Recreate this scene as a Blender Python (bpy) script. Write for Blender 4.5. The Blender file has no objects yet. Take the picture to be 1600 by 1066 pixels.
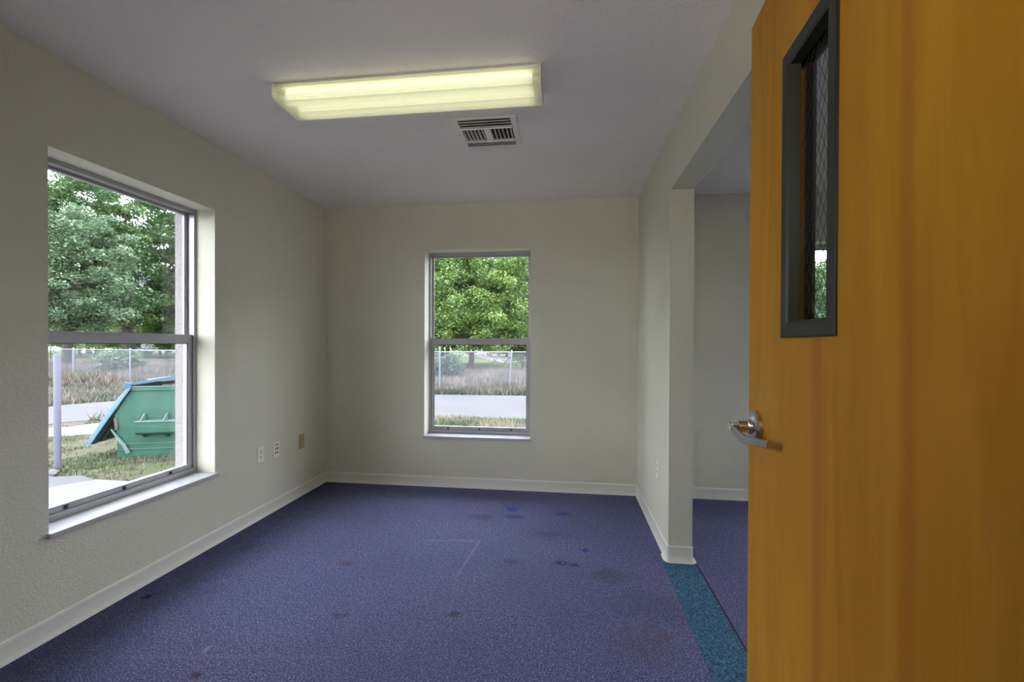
import bpy, bmesh, math, random
import numpy as np
from mathutils import Vector, Matrix

C = bpy.context.scene.collection
SC = bpy.context.scene
rng = np.random.default_rng(7)
random.seed(7)

# ------------------------------------------------------------------ camera
EYE = 1.2316
YAW, PITCH, ROLL, F_PX, CY = 0.1231, -0.0062, 0.0041, 681.48, 542.81
_f = Vector((-math.sin(YAW)*math.cos(PITCH), math.cos(YAW)*math.cos(PITCH), math.sin(PITCH)))
_r = Vector((math.cos(YAW), math.sin(YAW), 0)); _u = _r.cross(_f)
_r2 = math.cos(ROLL)*_r + math.sin(ROLL)*_u; _u2 = -math.sin(ROLL)*_r + math.cos(ROLL)*_u
cam = bpy.data.objects.new('camera', bpy.data.cameras.new('camera')); C.objects.link(cam)
m = Matrix.Identity(4)
for i in range(3):
    m[i][0], m[i][1], m[i][2] = _r2[i], _u2[i], -_f[i]
m[2][3] = EYE
cam.matrix_world = m
cam.data.sensor_width = 36; cam.data.lens = F_PX/1600*36
cam.data.shift_y = (CY-533)/1600
cam.data.clip_start = 0.02; cam.data.clip_end = 600
SC.camera = cam

# ------------------------------------------------------------------ light
SKY_STRENGTH = 9.3
w = bpy.data.worlds.new('overcast_sky'); SC.world = w; w.use_nodes = True
nt = w.node_tree; bg = nt.nodes['Background']
bg.inputs['Color'].default_value = (0.91, 0.96, 1.09, 1)
bg.inputs['Strength'].default_value = SKY_STRENGTH
SC.view_settings.view_transform = 'Standard'; SC.view_settings.look = 'None'
SC.view_settings.gamma = 1; SC.view_settings.exposure = 0.2
SC.view_settings.use_curve_mapping = False
SC.cycles.use_denoising = True
SC.cycles.max_bounces = 14; SC.cycles.diffuse_bounces = 7; SC.cycles.transparent_max_bounces = 24
SC.cycles.transmission_bounces = 8; SC.cycles.glossy_bounces = 4
SC.cycles.sample_clamp_indirect = 8
TUBE_POWER = 4.1       # radiance of the fluorescent tubes
def lamp(name, loc, size, power, color, point=(0, 0, -1), typ='AREA'):
    d = bpy.data.lights.new(name, typ); o = bpy.data.objects.new(name, d); C.objects.link(o)
    d.energy = power; d.color = color; o.location = loc
    if typ == 'AREA':
        d.shape = 'RECTANGLE'; d.size, d.size_y = size
        o.rotation_euler = Vector(point).to_track_quat('-Z', 'Z').to_euler()
    else: d.shadow_soft_size = size
    return o
# unseen fill lamp added behind the camera; its light comes in through the doorway
lamp('fill_lamp', (-.1, -.35, 1.75), (.7, .25), 12.0, (1, .96, .82), (-.1, 1, .75))


# ------------------------------------------------------------------ measures
H = 2.44; A = 2.129; B = 0.5835; TH = 0.1305; D = 3.6627; Y0 = 2.5677; ZH = 2.113
WT = 0.25            # outer wall thickness
NEAR = 0.26          # room face of the near wall
OPN = 0.85           # near end of the opening in the partition
X2 = 3.9             # far side of the second room
WZ0, WZ1 = 0.440, 2.046
WLY0, WLY1 = 1.5578, 2.4215
WBX0, WBX1 = -1.2186, -0.2987
W2X0, W2X1 = 1.66, 2.58
G = -0.627           # ground outside; outdoor layout scaled up about the camera, baked into the coordinates

# ------------------------------------------------------------------ helpers
def mesh_obj(name, verts, faces, mat, parent=None, smooth=False, bevel=0, seg=2, angle=True):
    me = bpy.data.meshes.new(name); me.from_pydata([tuple(v) for v in verts], [], faces); me.update()
    bm = bmesh.new(); bm.from_mesh(me); bmesh.ops.recalc_face_normals(bm, faces=bm.faces)
    if bevel:
        es = [e for e in bm.edges if len(e.link_faces) == 2 and e.calc_face_angle(0) > 0.6]
        bmesh.ops.bevel(bm, geom=es, offset=bevel, segments=seg, affect='EDGES', profile=0.5, clamp_overlap=True)
    bm.to_mesh(me); bm.free()
    if smooth:
        me.polygons.foreach_set('use_smooth', [True]*len(me.polygons))
        try: me.set_sharp_from_angle(angle=0.6)
        except Exception: pass
    me.materials.append(mat)
    o = bpy.data.objects.new(name, me); C.objects.link(o)
    if parent: o.parent = parent
    return o

class MB:
    def __init__(s): s.v = []; s.f = []
    def add(s, vs, fs):
        n = len(s.v); s.v += [tuple(v) for v in vs]; s.f += [tuple(i+n for i in f) for f in fs]; return s
    def box(s, x0, x1, y0, y1, z0, z1):
        x0, x1 = sorted((x0, x1)); y0, y1 = sorted((y0, y1)); z0, z1 = sorted((z0, z1))
        return s.add([(x0,y0,z0),(x1,y0,z0),(x1,y1,z0),(x0,y1,z0),(x0,y0,z1),(x1,y0,z1),(x1,y1,z1),(x0,y1,z1)],
                     [(3,2,1,0),(4,5,6,7),(0,1,5,4),(1,2,6,5),(2,3,7,6),(3,0,4,7)])
    def prism(s, poly, fn, a, b):
        """poly in 2D, fn(p, q, t) -> 3D, swept from t=a to t=b"""
        n = len(poly)
        vs = [fn(p[0], p[1], a) for p in poly] + [fn(p[0], p[1], b) for p in poly]
        fs = [tuple(range(n)), tuple(range(2*n-1, n-1, -1))] + [(i, (i+1) % n, n+(i+1) % n, n+i) for i in range(n)]
        return s.add(vs, fs)
    def tube(s, pts, r, n=8, cap=True):
        pts = [Vector(p) for p in pts]; rs = r if isinstance(r, (list, tuple)) else [r]*len(pts)
        vs = []; up = None
        for i, p in enumerate(pts):
            t = (pts[min(i+1, len(pts)-1)]-pts[max(i-1, 0)]).normalized()
            if up is None: up = Vector((0, 0, 1)) if abs(t.z) < .9 else Vector((1, 0, 0))
            a = t.cross(up).normalized(); b = a.cross(t).normalized(); up = b
            for k in range(n):
                q = 2*math.pi*k/n
                vs.append(p+rs[i]*(math.cos(q)*a+math.sin(q)*b))
        fs = [(i*n+k, i*n+(k+1) % n, (i+1)*n+(k+1) % n, (i+1)*n+k) for i in range(len(pts)-1) for k in range(n)]
        if cap: fs += [tuple(range(n)), tuple(range(len(vs)-1, len(vs)-n-1, -1))]
        return s.add(vs, fs)
    def lathe(s, prof, centre, axis, n=28):
        """prof: (radius, height along axis)"""
        axis = Vector(axis).normalized(); up = Vector((0, 0, 1)) if abs(axis.z) < .9 else Vector((1, 0, 0))
        a = axis.cross(up).normalized(); b = axis.cross(a); c = Vector(centre); vs = []
        for r, h in prof:
            for k in range(n):
                q = 2*math.pi*k/n; vs.append(c+axis*h+r*(math.cos(q)*a+math.sin(q)*b))
        fs = [(i*n+k, i*n+(k+1) % n, (i+1)*n+(k+1) % n, (i+1)*n+k) for i in range(len(prof)-1) for k in range(n)]
        fs += [tuple(range(n)), tuple(range(len(vs)-1, len(vs)-n-1, -1))]
        return s.add(vs, fs)
    def build(s, name, mat, parent=None, **k): return mesh_obj(name, s.v, s.f, mat, parent, **k)

def tag(o, label=None, cat=None, group=None, kind=None):
    if label: o['label'] = label
    if cat: o['category'] = cat
    if group: o['group'] = group
    if kind: o['kind'] = kind
    return o
def empty(name, loc=(0, 0, 0), rz=0):
    o = bpy.data.objects.new(name, None); C.objects.link(o); o.location = loc; o.rotation_euler = (0, 0, rz)
    o.empty_display_size = .1
    return o
def copy_tree(o, parent=None):
    c = o.copy(); C.objects.link(c); c.parent = parent
    for ch in list(o.children): copy_tree(ch, c)
    return c

# ------------------------------------------------------------------ materials
class NM:
    def __init__(s, name):
        s.m = bpy.data.materials.new(name); s.m.use_nodes = True; s.t = s.m.node_tree
        s.b = s.t.nodes['Principled BSDF']; s.out = s.t.nodes['Material Output']
    def n(s, typ, ins=None, **kw):
        x = s.t.nodes.new(typ)
        for k, v in kw.items(): setattr(x, k, v)
        for k, v in (ins or {}).items():
            if hasattr(v, 'links') or isinstance(v, bpy.types.NodeSocket): s.t.links.new(v, x.inputs[k])
            else: x.inputs[k].default_value = v
        return x
    def l(s, a, b): s.t.links.new(a, b)
    def coord(s): return s.n('ShaderNodeTexCoord').outputs['Object']
    def noise(s, vec, scale, detail=3, rough=.55, dist=0):
        return s.n('ShaderNodeTexNoise', {'Vector': vec, 'Scale': scale, 'Detail': detail, 'Roughness': rough, 'Distortion': dist}).outputs['Fac']
    def ramp(s, fac, stops):
        r = s.n('ShaderNodeValToRGB', {'Fac': fac}); e = r.color_ramp.elements
        while len(e) < len(stops): e.new(.5)
        for k, (p, c) in enumerate(stops):
            e[k].position = p; e[k].color = (c if isinstance(c, tuple) else (c, c, c)) + (1,)
        return r.outputs['Color']
    def mix(s, fac, a, b, mode='MIX'):
        x = s.n('ShaderNodeMix', data_type='RGBA', blend_type=mode)
        for i, v in ((0, fac), (6, a), (7, b)):
            if isinstance(v, bpy.types.NodeSocket): s.l(v, x.inputs[i])
            else: x.inputs[i].default_value = v if i == 0 else (tuple(v)+(1,) if len(v) == 3 else v)
        return x.outputs[2]
    def math(s, op, a, b=0.0, c=0.0):
        x = s.n('ShaderNodeMath', operation=op)
        for i, v in enumerate((a, b, c)):
            if isinstance(v, bpy.types.NodeSocket): s.l(v, x.inputs[i])
            else: x.inputs[i].default_value = v
        return x.outputs[0]
    def dim(s, col): return s.mix(1.0, col, (EXT, EXT, EXT), 'MULTIPLY')
    def bump(s, h, strength, dist):
        return s.n('ShaderNodeBump', {'Height': h, 'Strength': strength, 'Distance': dist}).outputs['Normal']
    def fin(s, color=None, rough=None, normal=None, metal=None, spec=None):
        for k, v in (('Base Color', color), ('Roughness', rough), ('Normal', normal), ('Metallic', metal), ('Specular IOR Level', spec)):
            if v is None: continue
            if isinstance(v, bpy.types.NodeSocket): s.l(v, s.b.inputs[k])
            elif isinstance(v, tuple): s.b.inputs[k].default_value = v+(1,)
            else: s.b.inputs[k].default_value = v
        return s.m

EXT = .41            # scale of the outdoor colours
def simple(name, col, rough=.5, metal=0, var=.06, scale=20, bump=0, spec=.5, ext=False):
    if ext: col = tuple(x*EXT for x in col)
    k = NM(name); c = k.coord(); nz = k.noise(c, scale, 4)
    lo = tuple(x*(1-var) for x in col); hi = tuple(min(1, x*(1+var)) for x in col)
    return k.fin(k.ramp(nz, [(.3, lo), (.7, hi)]), rough, k.bump(nz, bump, .002) if bump else None, metal, spec)

def wall_mat(name, col, tex=.35, sc=1.0):
    k = NM(name); c = k.coord()
    big = k.noise(c, 1.3, 3); peel = k.noise(c, 95*sc, 3, .6); lump = k.noise(c, 28*sc, 2)
    fine = k.noise(c, 420, 2, .7)
    h = k.math('ADD', k.math('MULTIPLY', k.ramp(peel, [(.42, 0.0), (.62, 1.0)]), .8), k.math('MULTIPLY', lump, .5))
    col2 = k.ramp(big, [(.3, tuple(x*.97 for x in col)), (.7, tuple(min(1, x*1.03) for x in col))])
    col3 = k.mix(k.ramp(fine, [(.35, 0.0), (.65, 1.0)]), k.mix(1.0, col2, (.93, .93, .93), 'MULTIPLY'), col2)
    return k.fin(col3, .62, k.bump(h, tex, .003), spec=.3)

M = {}
M['wall'] = wall_mat('painted_wall_texture', (.715, .695, .565))
M['ceiling'] = wall_mat('ceiling_texture', (.90, .85, .85), .5, 1.3)
M['stucco'] = wall_mat('exterior_stucco', (.31, .28, .27), 1.0, .6)
M['base'] = simple('vinyl_baseboard', (.80, .78, .70), .38, var=.02)
M['white'] = simple('white_paint', (.8, .79, .76), .4, var=.02)
M['alu'] = simple('window_aluminium', (.40, .40, .415), .38, .35, .04)
M['marble'] = simple('sill_marble', (.50, .49, .52), .25, var=.05, scale=9)
M['gasket'] = simple('black_gasket', (.02, .02, .025), .5)
M['dark'] = simple('dark_metal_frame', (.010, .010, .006), .5, .0, .1)
M['duct'] = simple('duct_dark', (.03, .03, .03), .8)
M['vent'] = simple('vent_enamel', (.82, .79, .78), .4, var=.03)
M['plate'] = simple('ivory_plastic', (.86, .83, .68), .4, var=.02)
M['almond'] = simple('almond_plastic', (.45, .37, .12), .45, var=.03)
M['slot'] = simple('socket_slot', (.03, .025, .02), .6)
M['steel'] = simple('brushed_nickel', (.52, .52, .54), .27, 1.0, .05, 60)
M['screw'] = simple('screw_steel', (.5, .5, .5), .35, 1.0)
M['post_steel'] = simple('weathered_steel', (.20, .205, .27), .6, .1, .1, ext=True)
M['galv'] = simple('galvanised_steel', (.40, .41, .46), .45, .6, .1, ext=True)
M['subfloor'] = simple('concrete_slab', (.4, .4, .4), .8)

# glass
def glass(name, tint, refl=1.0):
    k = NM(name)
    back = k.n('ShaderNodeNewGeometry').outputs['Backfacing']
    ior = k.math('MULTIPLY_ADD', back, 1/1.5-1.5, 1.5)      # same reflectance on both faces of the pane
    fr = k.n('ShaderNodeFresnel', {'IOR': ior}).outputs[0]
    tr = k.n('ShaderNodeBsdfTransparent', {'Color': tint+(1,)}).outputs[0]
    gl = k.n('ShaderNodeBsdfGlossy', {'Color': (.9, .95, .95, 1), 'Roughness': 0.005}).outputs[0]
    mx = k.n('ShaderNodeMixShader', {0: k.math('MULTIPLY', fr, refl)})
    k.l(tr, mx.inputs[1]); k.l(gl, mx.inputs[2]); k.l(mx.outputs[0], k.out.inputs['Surface'])
    return k.m
M['glass'] = glass('window_glass', (.985, .992, .99), .6)
M['fire_glass'] = glass('wired_safety_glass', (.80, .83, .80), .4)

# prismatic lens of the ceiling light
k = NM('prismatic_lens')
c = k.coord()
vx = k.n('ShaderNodeMapping', {'Vector': c, 'Scale': (1, 1, .3), 'Rotation': (0, 0, .785)}).outputs[0]
vo = k.n('ShaderNodeTexVoronoi', {'Vector': vx, 'Scale': 190, 'Randomness': 0.0}).outputs['Distance']
nm = k.bump(vo, .6, .002)
tl = k.n('ShaderNodeBsdfTranslucent', {'Color': (.58, .58, .50, 1), 'Normal': nm}).outputs[0]
tp = k.n('ShaderNodeBsdfTransparent', {'Color': (.9, .91, .82, 1)}).outputs[0]
gs = k.n('ShaderNodeBsdfGlossy', {'Color': (.8, .8, .8, 1), 'Roughness': .25, 'Normal': nm}).outputs[0]
df = k.n('ShaderNodeBsdfDiffuse', {'Color': (.70, .71, .55, 1), 'Normal': nm}).outputs[0]
m1 = k.n('ShaderNodeMixShader', {0: .13}); k.l(tl, m1.inputs[1]); k.l(tp, m1.inputs[2])
m2 = k.n('ShaderNodeMixShader', {0: .05}); k.l(m1.outputs[0], m2.inputs[1]); k.l(gs, m2.inputs[2])
m3 = k.n('ShaderNodeMixShader', {0: .42}); k.l(m2.outputs[0], m3.inputs[1]); k.l(df, m3.inputs[2])
k.l(m3.outputs[0], k.out.inputs['Surface']); M['lens'] = k.m
M['lens_side'] = k.m.copy(); M['lens_side'].name = 'clear_lens_side'
_t = M['lens_side'].node_tree; _o = _t.nodes['Material Output']; _s = _o.inputs['Surface'].links[0].from_socket
_m = _t.nodes.new('ShaderNodeMixShader'); _m.inputs[0].default_value = .5; _p = _t.nodes.new('ShaderNodeBsdfTransparent'); _p.inputs[0].default_value = (.93, .93, .80, 1)
_t.links.new(_s, _m.inputs[1]); _t.links.new(_p.outputs[0], _m.inputs[2]); _t.links.new(_m.outputs[0], _o.inputs['Surface'])

k = NM('fluorescent_tube')
em = k.n('ShaderNodeEmission', {'Color': (1.0, 1.0, .72, 1), 'Strength': TUBE_POWER}).outputs[0]
k.l(em, k.out.inputs['Surface']); M['tube'] = k.m

# carpet
def carpet(name, dark, mid, light, stains=True):
    k = NM(name); c = k.coord()
    n1 = k.noise(c, 155, 3, .75); n2 = k.noise(c, 48, 3, .6); n3 = k.noise(c, 1.6, 4)
    n4 = k.noise(c, 260, 2, .6)
    col = k.ramp(n1, [(.36, dark), (.5, mid), (.62, light)])
    col = k.mix(k.ramp(n2, [(.40, .0), (.62, .45)]), col, tuple(x*.55 for x in mid))
    col = k.mix(k.ramp(n4, [(.60, 0.0), (.72, .7)]), col, tuple(min(1, x*1.35) for x in light))
    col = k.mix(k.ramp(n3, [(.35, 0.0), (.7, .38)]), col, tuple(x*.7 for x in mid))
    if stains:
        xyz = k.n('ShaderNodeSeparateXYZ', {0: c})
        wob = k.noise(c, 14, 4, .7)
        def blob(x, y, rx, ry, colr, amt):
            nonlocal col
            dx = k.math('DIVIDE', k.math('SUBTRACT', xyz.outputs[0], x), rx)
            dy = k.math('DIVIDE', k.math('SUBTRACT', xyz.outputs[1], y), ry)
            d = k.math('SQRT', k.math('ADD', k.math('MULTIPLY', dx, dx), k.math('MULTIPLY', dy, dy)))
            d = k.math('ADD', d, k.math('MULTIPLY', k.math('SUBTRACT', wob, .5), 2.2))
            f = k.ramp(d, [(.35, amt), (1.0, 0.0)])
            col = k.mix(f, col, colr)
        BL = (.02, .07, .30); BR = (.07, .055, .06); LT = (.30, .29, .38); DK = (.012, .015, .03)
        for a in [(-.396, 3.24, .07, .07, BL, .8), (-.36, 3.08, .10, .05, (.03, .06, .22), .6), (-.014, 3.19, .09, .06, BL, .6),
                  (-.02, 2.47, .06, .035, (.01, .05, .18), .9), (.05, 2.46, .04, .03, (.01, .05, .18), .8), (-.012, 2.47, .012, .01, LT, 1.0),
                  (.123, 2.64, .025, .035, (.01, .08, .30), .9), (-.095, 2.83, .14, .09, BR, .3), (-.60, 3.05, .11, .07, DK, .25),
                  (.40, 2.10, .25, .22, BR, .28), (.33, 1.85, .2, .15, (.13, .09, .09), .35), (-.51, 1.93, .05, .04, BR, .6),
                  (-1.22, 2.31, .07, .04, (.13, .06, .10), .6), (-1.36, 1.455, .035, .02, (.08, .05, .03), .85),
                  (-2.01, 1.875, .03, .025, DK, .95), (-1.955, 2.155, .05, .012, (.16, .15, .06), .6),
                  (-1.43, 1.585, .012, .03, LT, .9), (-.95, 2.20, .02, .02, (.25, .08, .10), .6), (-1.02, 1.86, .05, .03, BR, .45),
                  (-.62, 2.665, .07, .018, (.22, .18, .30), .7), (.25, 2.37, .16, .10, BR, .35), (-.3, 2.45, .06, .04, (.02, .05, .16), .4)]:
            blob(*a)
        def line(x0, y0, x1, y1, wd, amt):
            nonlocal col
            L = math.hypot(x1-x0, y1-y0); ux, uy = (x1-x0)/L, (y1-y0)/L
            px = k.math('SUBTRACT', xyz.outputs[0], x0); py = k.math('SUBTRACT', xyz.outputs[1], y0)
            al = k.math('ADD', k.math('MULTIPLY', px, ux), k.math('MULTIPLY', py, uy))
            ac = k.math('ABSOLUTE', k.math('SUBTRACT', k.math('MULTIPLY', px, uy), k.math('MULTIPLY', py, ux)))
            f1 = k.ramp(k.math('DIVIDE', ac, wd), [(.3, 1.0), (1.0, 0.0)])
            f2 = k.math('MULTIPLY', k.math('GREATER_THAN', al, 0.0), k.math('LESS_THAN', al, L))
            f = k.math('MULTIPLY', k.math('MULTIPLY', f1, f2), k.math('MULTIPLY', k.ramp(wob, [(.35, .4), (.6, 1.0)]), amt))
            col = k.mix(f, col, LT)
        line(-.87, 2.64, -.53, 2.69, .013, .4); line(-.53, 2.69, -.57, 2.25, .011, .45); line(-.57, 2.25, -.52, 1.9, .010, .2)
        line(-1.75, 1.50, -.85, 1.62, .014, .15)
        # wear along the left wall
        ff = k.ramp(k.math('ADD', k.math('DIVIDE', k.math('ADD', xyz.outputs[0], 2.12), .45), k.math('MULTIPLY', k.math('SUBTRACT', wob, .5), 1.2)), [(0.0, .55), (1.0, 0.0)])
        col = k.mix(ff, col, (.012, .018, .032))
    h = k.math('ADD', n1, k.math('MULTIPLY', n4, .6))
    return k.fin(col, .95, k.bump(h, 1.0, .006), spec=.12)
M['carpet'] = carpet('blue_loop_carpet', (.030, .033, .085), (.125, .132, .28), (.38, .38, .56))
M['teal'] = carpet('teal_loop_carpet', (.012, .045, .08), (.045, .135, .245), (.19, .35, .48), False)
M['seam'] = simple('carpet_seam', (.012, .012, .02), .9)

# door veneer
k = NM('maple_veneer'); c = k.coord()
mp = k.n('ShaderNodeMapping', {'Vector': c, 'Scale': (1, 4.0, .45)}).outputs[0]
g1 = k.noise(mp, 3.0, 5, .6, .8)
mp2 = k.n('ShaderNodeMapping', {'Vector': c, 'Scale': (1, 55, 1.1)}).outputs[0]
g2 = k.noise(mp2, 4.0, 4, .6)
mp3 = k.n('ShaderNodeMapping', {'Vector': c, 'Scale': (1, 9, .6)}).outputs[0]
g3 = k.n('ShaderNodeTexWave', {'Vector': mp3, 'Scale': .13, 'Distortion': 9.0, 'Detail': 3.0, 'Detail Scale': 1.4}, wave_type='BANDS', bands_direction='Y').outputs['Fac']
col = k.ramp(g1, [(.3, (.43, .185, .008)), (.5, (.51, .235, .012)), (.7, (.56, .27, .018))])
col = k.mix(k.ramp(g2, [(.35, .16), (.6, 0.0)]), col, (.45, .18, .010))
col = k.mix(k.ramp(g3, [(.0, .55), (.08, 0.0)]), col, (.37, .12, .006))
M['wood'] = k.fin(col, .5, k.bump(g2, .03, .001), spec=.14)

# outdoors
k = NM('ground_soil'); c = k.coord()
a1 = k.noise(c, 1.1, 5, .65); a2 = k.noise(c, 14, 4, .7)
col = k.ramp(a2, [(.3, (.06, .055, .035)), (.5, (.16, .135, .10)), (.7, (.27, .225, .185))])
col = k.mix(k.ramp(a1, [(.42, 0.0), (.58, .7)]), col, (.11, .15, .05))
M['soil'] = k.fin(k.dim(col), .95, k.bump(a2, .8, .03), spec=.1)
k = NM('lawn_green'); c = k.coord(); a1 = k.noise(c, .12, 4, .6); a2 = k.noise(c, 3, 3, .7)
col = k.ramp(a1, [(.35, (.15, .25, .065)), (.55, (.23, .31, .11)), (.7, (.30, .31, .17))])
M['lawn'] = k.fin(k.dim(k.mix(k.ramp(a2, [(.4, 0.0), (.7, .4)]), col, (.12, .19, .05))), .95, spec=.1)
k = NM('asphalt'); c = k.coord(); a1 = k.noise(c, .8, 5, .6); a2 = k.noise(c, 60, 3, .7)
col = k.ramp(a1, [(.3, (.165, .16, .17)), (.7, (.215, .21, .215))])
col = k.mix(k.ramp(a2, [(.35, .35), (.6, 0.0)]), col, (.13, .125, .13))
M['asphalt'] = k.fin(k.dim(col), .9, k.bump(a2, .3, .005), spec=.15)
k = NM('pale_concrete'); c = k.coord(); a1 = k.noise(c, 2.0, 6, .65); a2 = k.noise(c, 50, 3, .7)
col = k.ramp(a1, [(.3, (.25, .24, .23)), (.7, (.32, .31, .295))])
M['concrete'] = k.fin(k.dim(k.mix(k.ramp(a2, [(.35, .25), (.6, 0.0)]), col, (.2, .19, .18))), .9, k.bump(a2, .3, .004), spec=.1)
M['sand'] = simple('pale_sand', (.42, .38, .36), .95, var=.1, scale=1.5, ext=True)
M['stone'] = simple('grey_stone', (.16, .16, .15), .9, var=.3, scale=12, bump=.5, ext=True)
M['bark'] = simple('tree_bark', (.085, .070, .060), .9, var=.4, scale=9, bump=.6, ext=True)
M['litter'] = simple('white_plastic_scrap', (.5, .5, .5), .5, ext=True)
M['cable'] = simple('overhead_wire', (.10, .10, .11), .6, ext=True)

k = NM('dumpster_green'); c = k.coord(); a1 = k.noise(c, 3, 5, .65); a2 = k.noise(c, 22, 5, .75, 1.0)
mpz = k.n('ShaderNodeMapping', {'Vector': c, 'Scale': (1, 1, 5)}).outputs[0]; a3 = k.noise(mpz, 6, 5, .7)
col = k.ramp(a1, [(.3, (.014, .115, .062)), (.7, (.034, .175, .105))])
col = k.mix(k.ramp(a2, [(.60, 0.0), (.70, .35)]), col, (.18, .28, .24))
col = k.mix(k.ramp(a3, [(.68, 0.0), (.74, .6)]), col, (.12, .045, .03))
M['bin_green'] = k.fin(k.dim(col), .55, k.bump(a1, .2, .02), spec=.35)
M['bin_pale'] = simple('pale_edge_paint', (.20, .29, .26), .5, var=.15, ext=True)  # paler tone for rails, rim and brackets
M['bin_red'] = simple('bin_inner_rust', (.10, .03, .03), .8, var=.3, ext=True)
M['lid_teal'] = simple('teal_plastic_lid', (.025, .155, .235), .38, var=.15, scale=5, ext=True)
M['rust'] = simple('rusty_bracket', (.15, .12, .11), .8, var=.5, scale=40, ext=True)
M['car_grey'] = simple('grey_car_paint', (.11, .115, .13), .25, ext=True); M['car_dark'] = simple('navy_car_paint', (.03, .035, .055), .25, ext=True)
M['car_glass'] = simple('car_window', (.03, .035, .04), .1, ext=True); M['tyre'] = simple('tyre_rubber', (.02, .02, .02), .8, ext=True)

def leaf_mat(name, stops, trans=.35, boost=(1.55, 1.6, 1.35)):
    k = NM(name)
    at = k.n('ShaderNodeAttribute', attribute_name='tone').outputs['Fac']
    col = k.dim(k.ramp(at, [(p_, tuple(v*q_ for v, q_ in zip(c_, boost))) for p_, c_ in stops]))
    df = k.n('ShaderNodeBsdfDiffuse', {'Color': col}).outputs[0]
    tl = k.n('ShaderNodeBsdfTranslucent', {'Color': col}).outputs[0]
    gl = k.n('ShaderNodeBsdfGlossy', {'Color': (.8, .85, .9, 1), 'Roughness': .4}).outputs[0]
    x = k.n('ShaderNodeMixShader', {0: trans}); k.l(df, x.inputs[1]); k.l(tl, x.inputs[2])
    y = k.n('ShaderNodeMixShader', {0: .05}); k.l(x.outputs[0], y.inputs[1]); k.l(gl, y.inputs[2])
    k.l(y.outputs[0], k.out.inputs['Surface']); return k.m
M['leaf_oak'] = leaf_mat('oak_leaves', [(0, (.045, .095, .035)), (.5, (.10, .185, .065)), (.85, (.19, .30, .10)), (1, (.30, .36, .14))])
M['leaf_pale'] = leaf_mat('pale_leaves', [(0, (.09, .15, .09)), (.5, (.17, .26, .15)), (1, (.33, .42, .27))])
M['leaf_dark'] = leaf_mat('dark_leaves', [(0, (.02, .05, .03)), (.6, (.05, .11, .055)), (1, (.12, .20, .08))])
M['leaf_lime'] = leaf_mat('lime_leaves', [(0, (.08, .14, .03)), (.5, (.17, .28, .07)), (1, (.34, .46, .14))])
M['grass'] = leaf_mat('short_grass', [(0, (.06, .08, .03)), (.4, (.13, .175, .055)), (.65, (.24, .25, .11)), (1, (.42, .36, .25))], .3, (1.15, 1.15, 1.15))
M['weed'] = leaf_mat('dry_weeds', [(0, (.05, .07, .035)), (.35, (.14, .16, .08)), (.6, (.25, .195, .14)), (1, (.46, .35, .31))], .3, (1.1, 1.1, 1.1))

# ------------------------------------------------------------------ room shell
def shell(name, boxes, mat, **k):
    mb = MB()
    for b in boxes: mb.box(*b)
    return tag(mb.build(name, mat, **k), kind='structure')

lab = lambda o, l, c: tag(o, l, c)
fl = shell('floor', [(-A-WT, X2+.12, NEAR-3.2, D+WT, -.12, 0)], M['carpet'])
lab(fl, 'blue speckled loop carpet covering the floor of both rooms', 'floor')
stp = MB().prism([(.552, Y0+.02), (.550, 2.3), (.545, 2.0), (.540, 1.667), (.528, OPN), (.715, OPN), (.7235, 1.8), (.728, 2.3), (.728, Y0+.02)],
                 lambda x, y, t: (x, y, t), .0, .0022).build('carpet_strip', M['teal'], fl)
tag(stp, 'teal carpet strip under the opening')
MB().prism([(.715, OPN), (.7235, 1.8), (.728, 2.3), (.728, Y0), (.735, Y0), (.7355, 2.3), (.730, 1.8), (.721, OPN)],
           lambda x, y, t: (x, y, t), .0, .0030).build('seam', M['seam'], fl)
ce = shell('ceiling', [(-A-WT, X2+.12, NEAR-3.2, D+WT, H, H+.15)], M['ceiling'])
lab(ce, 'pale lavender grey textured ceiling over both rooms', 'ceiling')
# left wall with its window opening; the outer half is stucco
def wall_open(name, axis, a0, a1, o0, o1, inner, outer, mat, z0=0, zt=H):
    bx = []
    def put(u0, u1, zz0, zz1):
        if u1-u0 < 1e-6: return
        if axis == 'y': bx.append((inner, outer, u0, u1, zz0, zz1))
        else: bx.append((u0, u1, inner, outer, zz0, zz1))
    holes = list(zip(o0, o1)); cur = a0
    for h0, h1 in holes:
        put(cur, h0, z0, zt); put(h0, h1, z0, WZ0-.022); put(h0, h1, WZ1, zt); cur = h1
    put(cur, a1, z0, zt)
    return shell(name, bx, mat)
o = wall_open('wall_left', 'y', NEAR, D, [WLY0], [WLY1], -A, -A-.17, M['wall'])
lab(o, 'off-white textured wall on the left with a big window', 'wall')
o = wall_open('wall_left_outer', 'y', NEAR-3.2, D+WT, [WLY0], [WLY1], -A-.17, -A-WT-.02, M['stucco'], G-.1, H+.15)
lab(o, 'pinkish stucco outer face of the left wall', 'wall')
o = wall_open('wall_back', 'x', -A-.17, X2, [WBX0, W2X0], [WBX1, W2X1], D, D+.17, M['wall'])
lab(o, 'off-white textured far wall with the small window', 'wall')
o = wall_open('wall_back_outer', 'x', -A-.17, X2+.12, [WBX0, W2X0], [WBX1, W2X1], D+.17, D+WT, M['stucco'], G-.1, H+.15)
lab(o, 'stucco outer face of the far wall', 'wall')
o = shell('wall_right', [(B, B+TH, Y0, D, 0, H), (B, B+TH, OPN, Y0, ZH, H), (B, B+TH, NEAR, OPN, 0, H)], M['wall'])
lab(o, 'off-white partition wall with a wide open passage to the next room', 'wall')
W4 = (1.35, 2.2)
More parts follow.
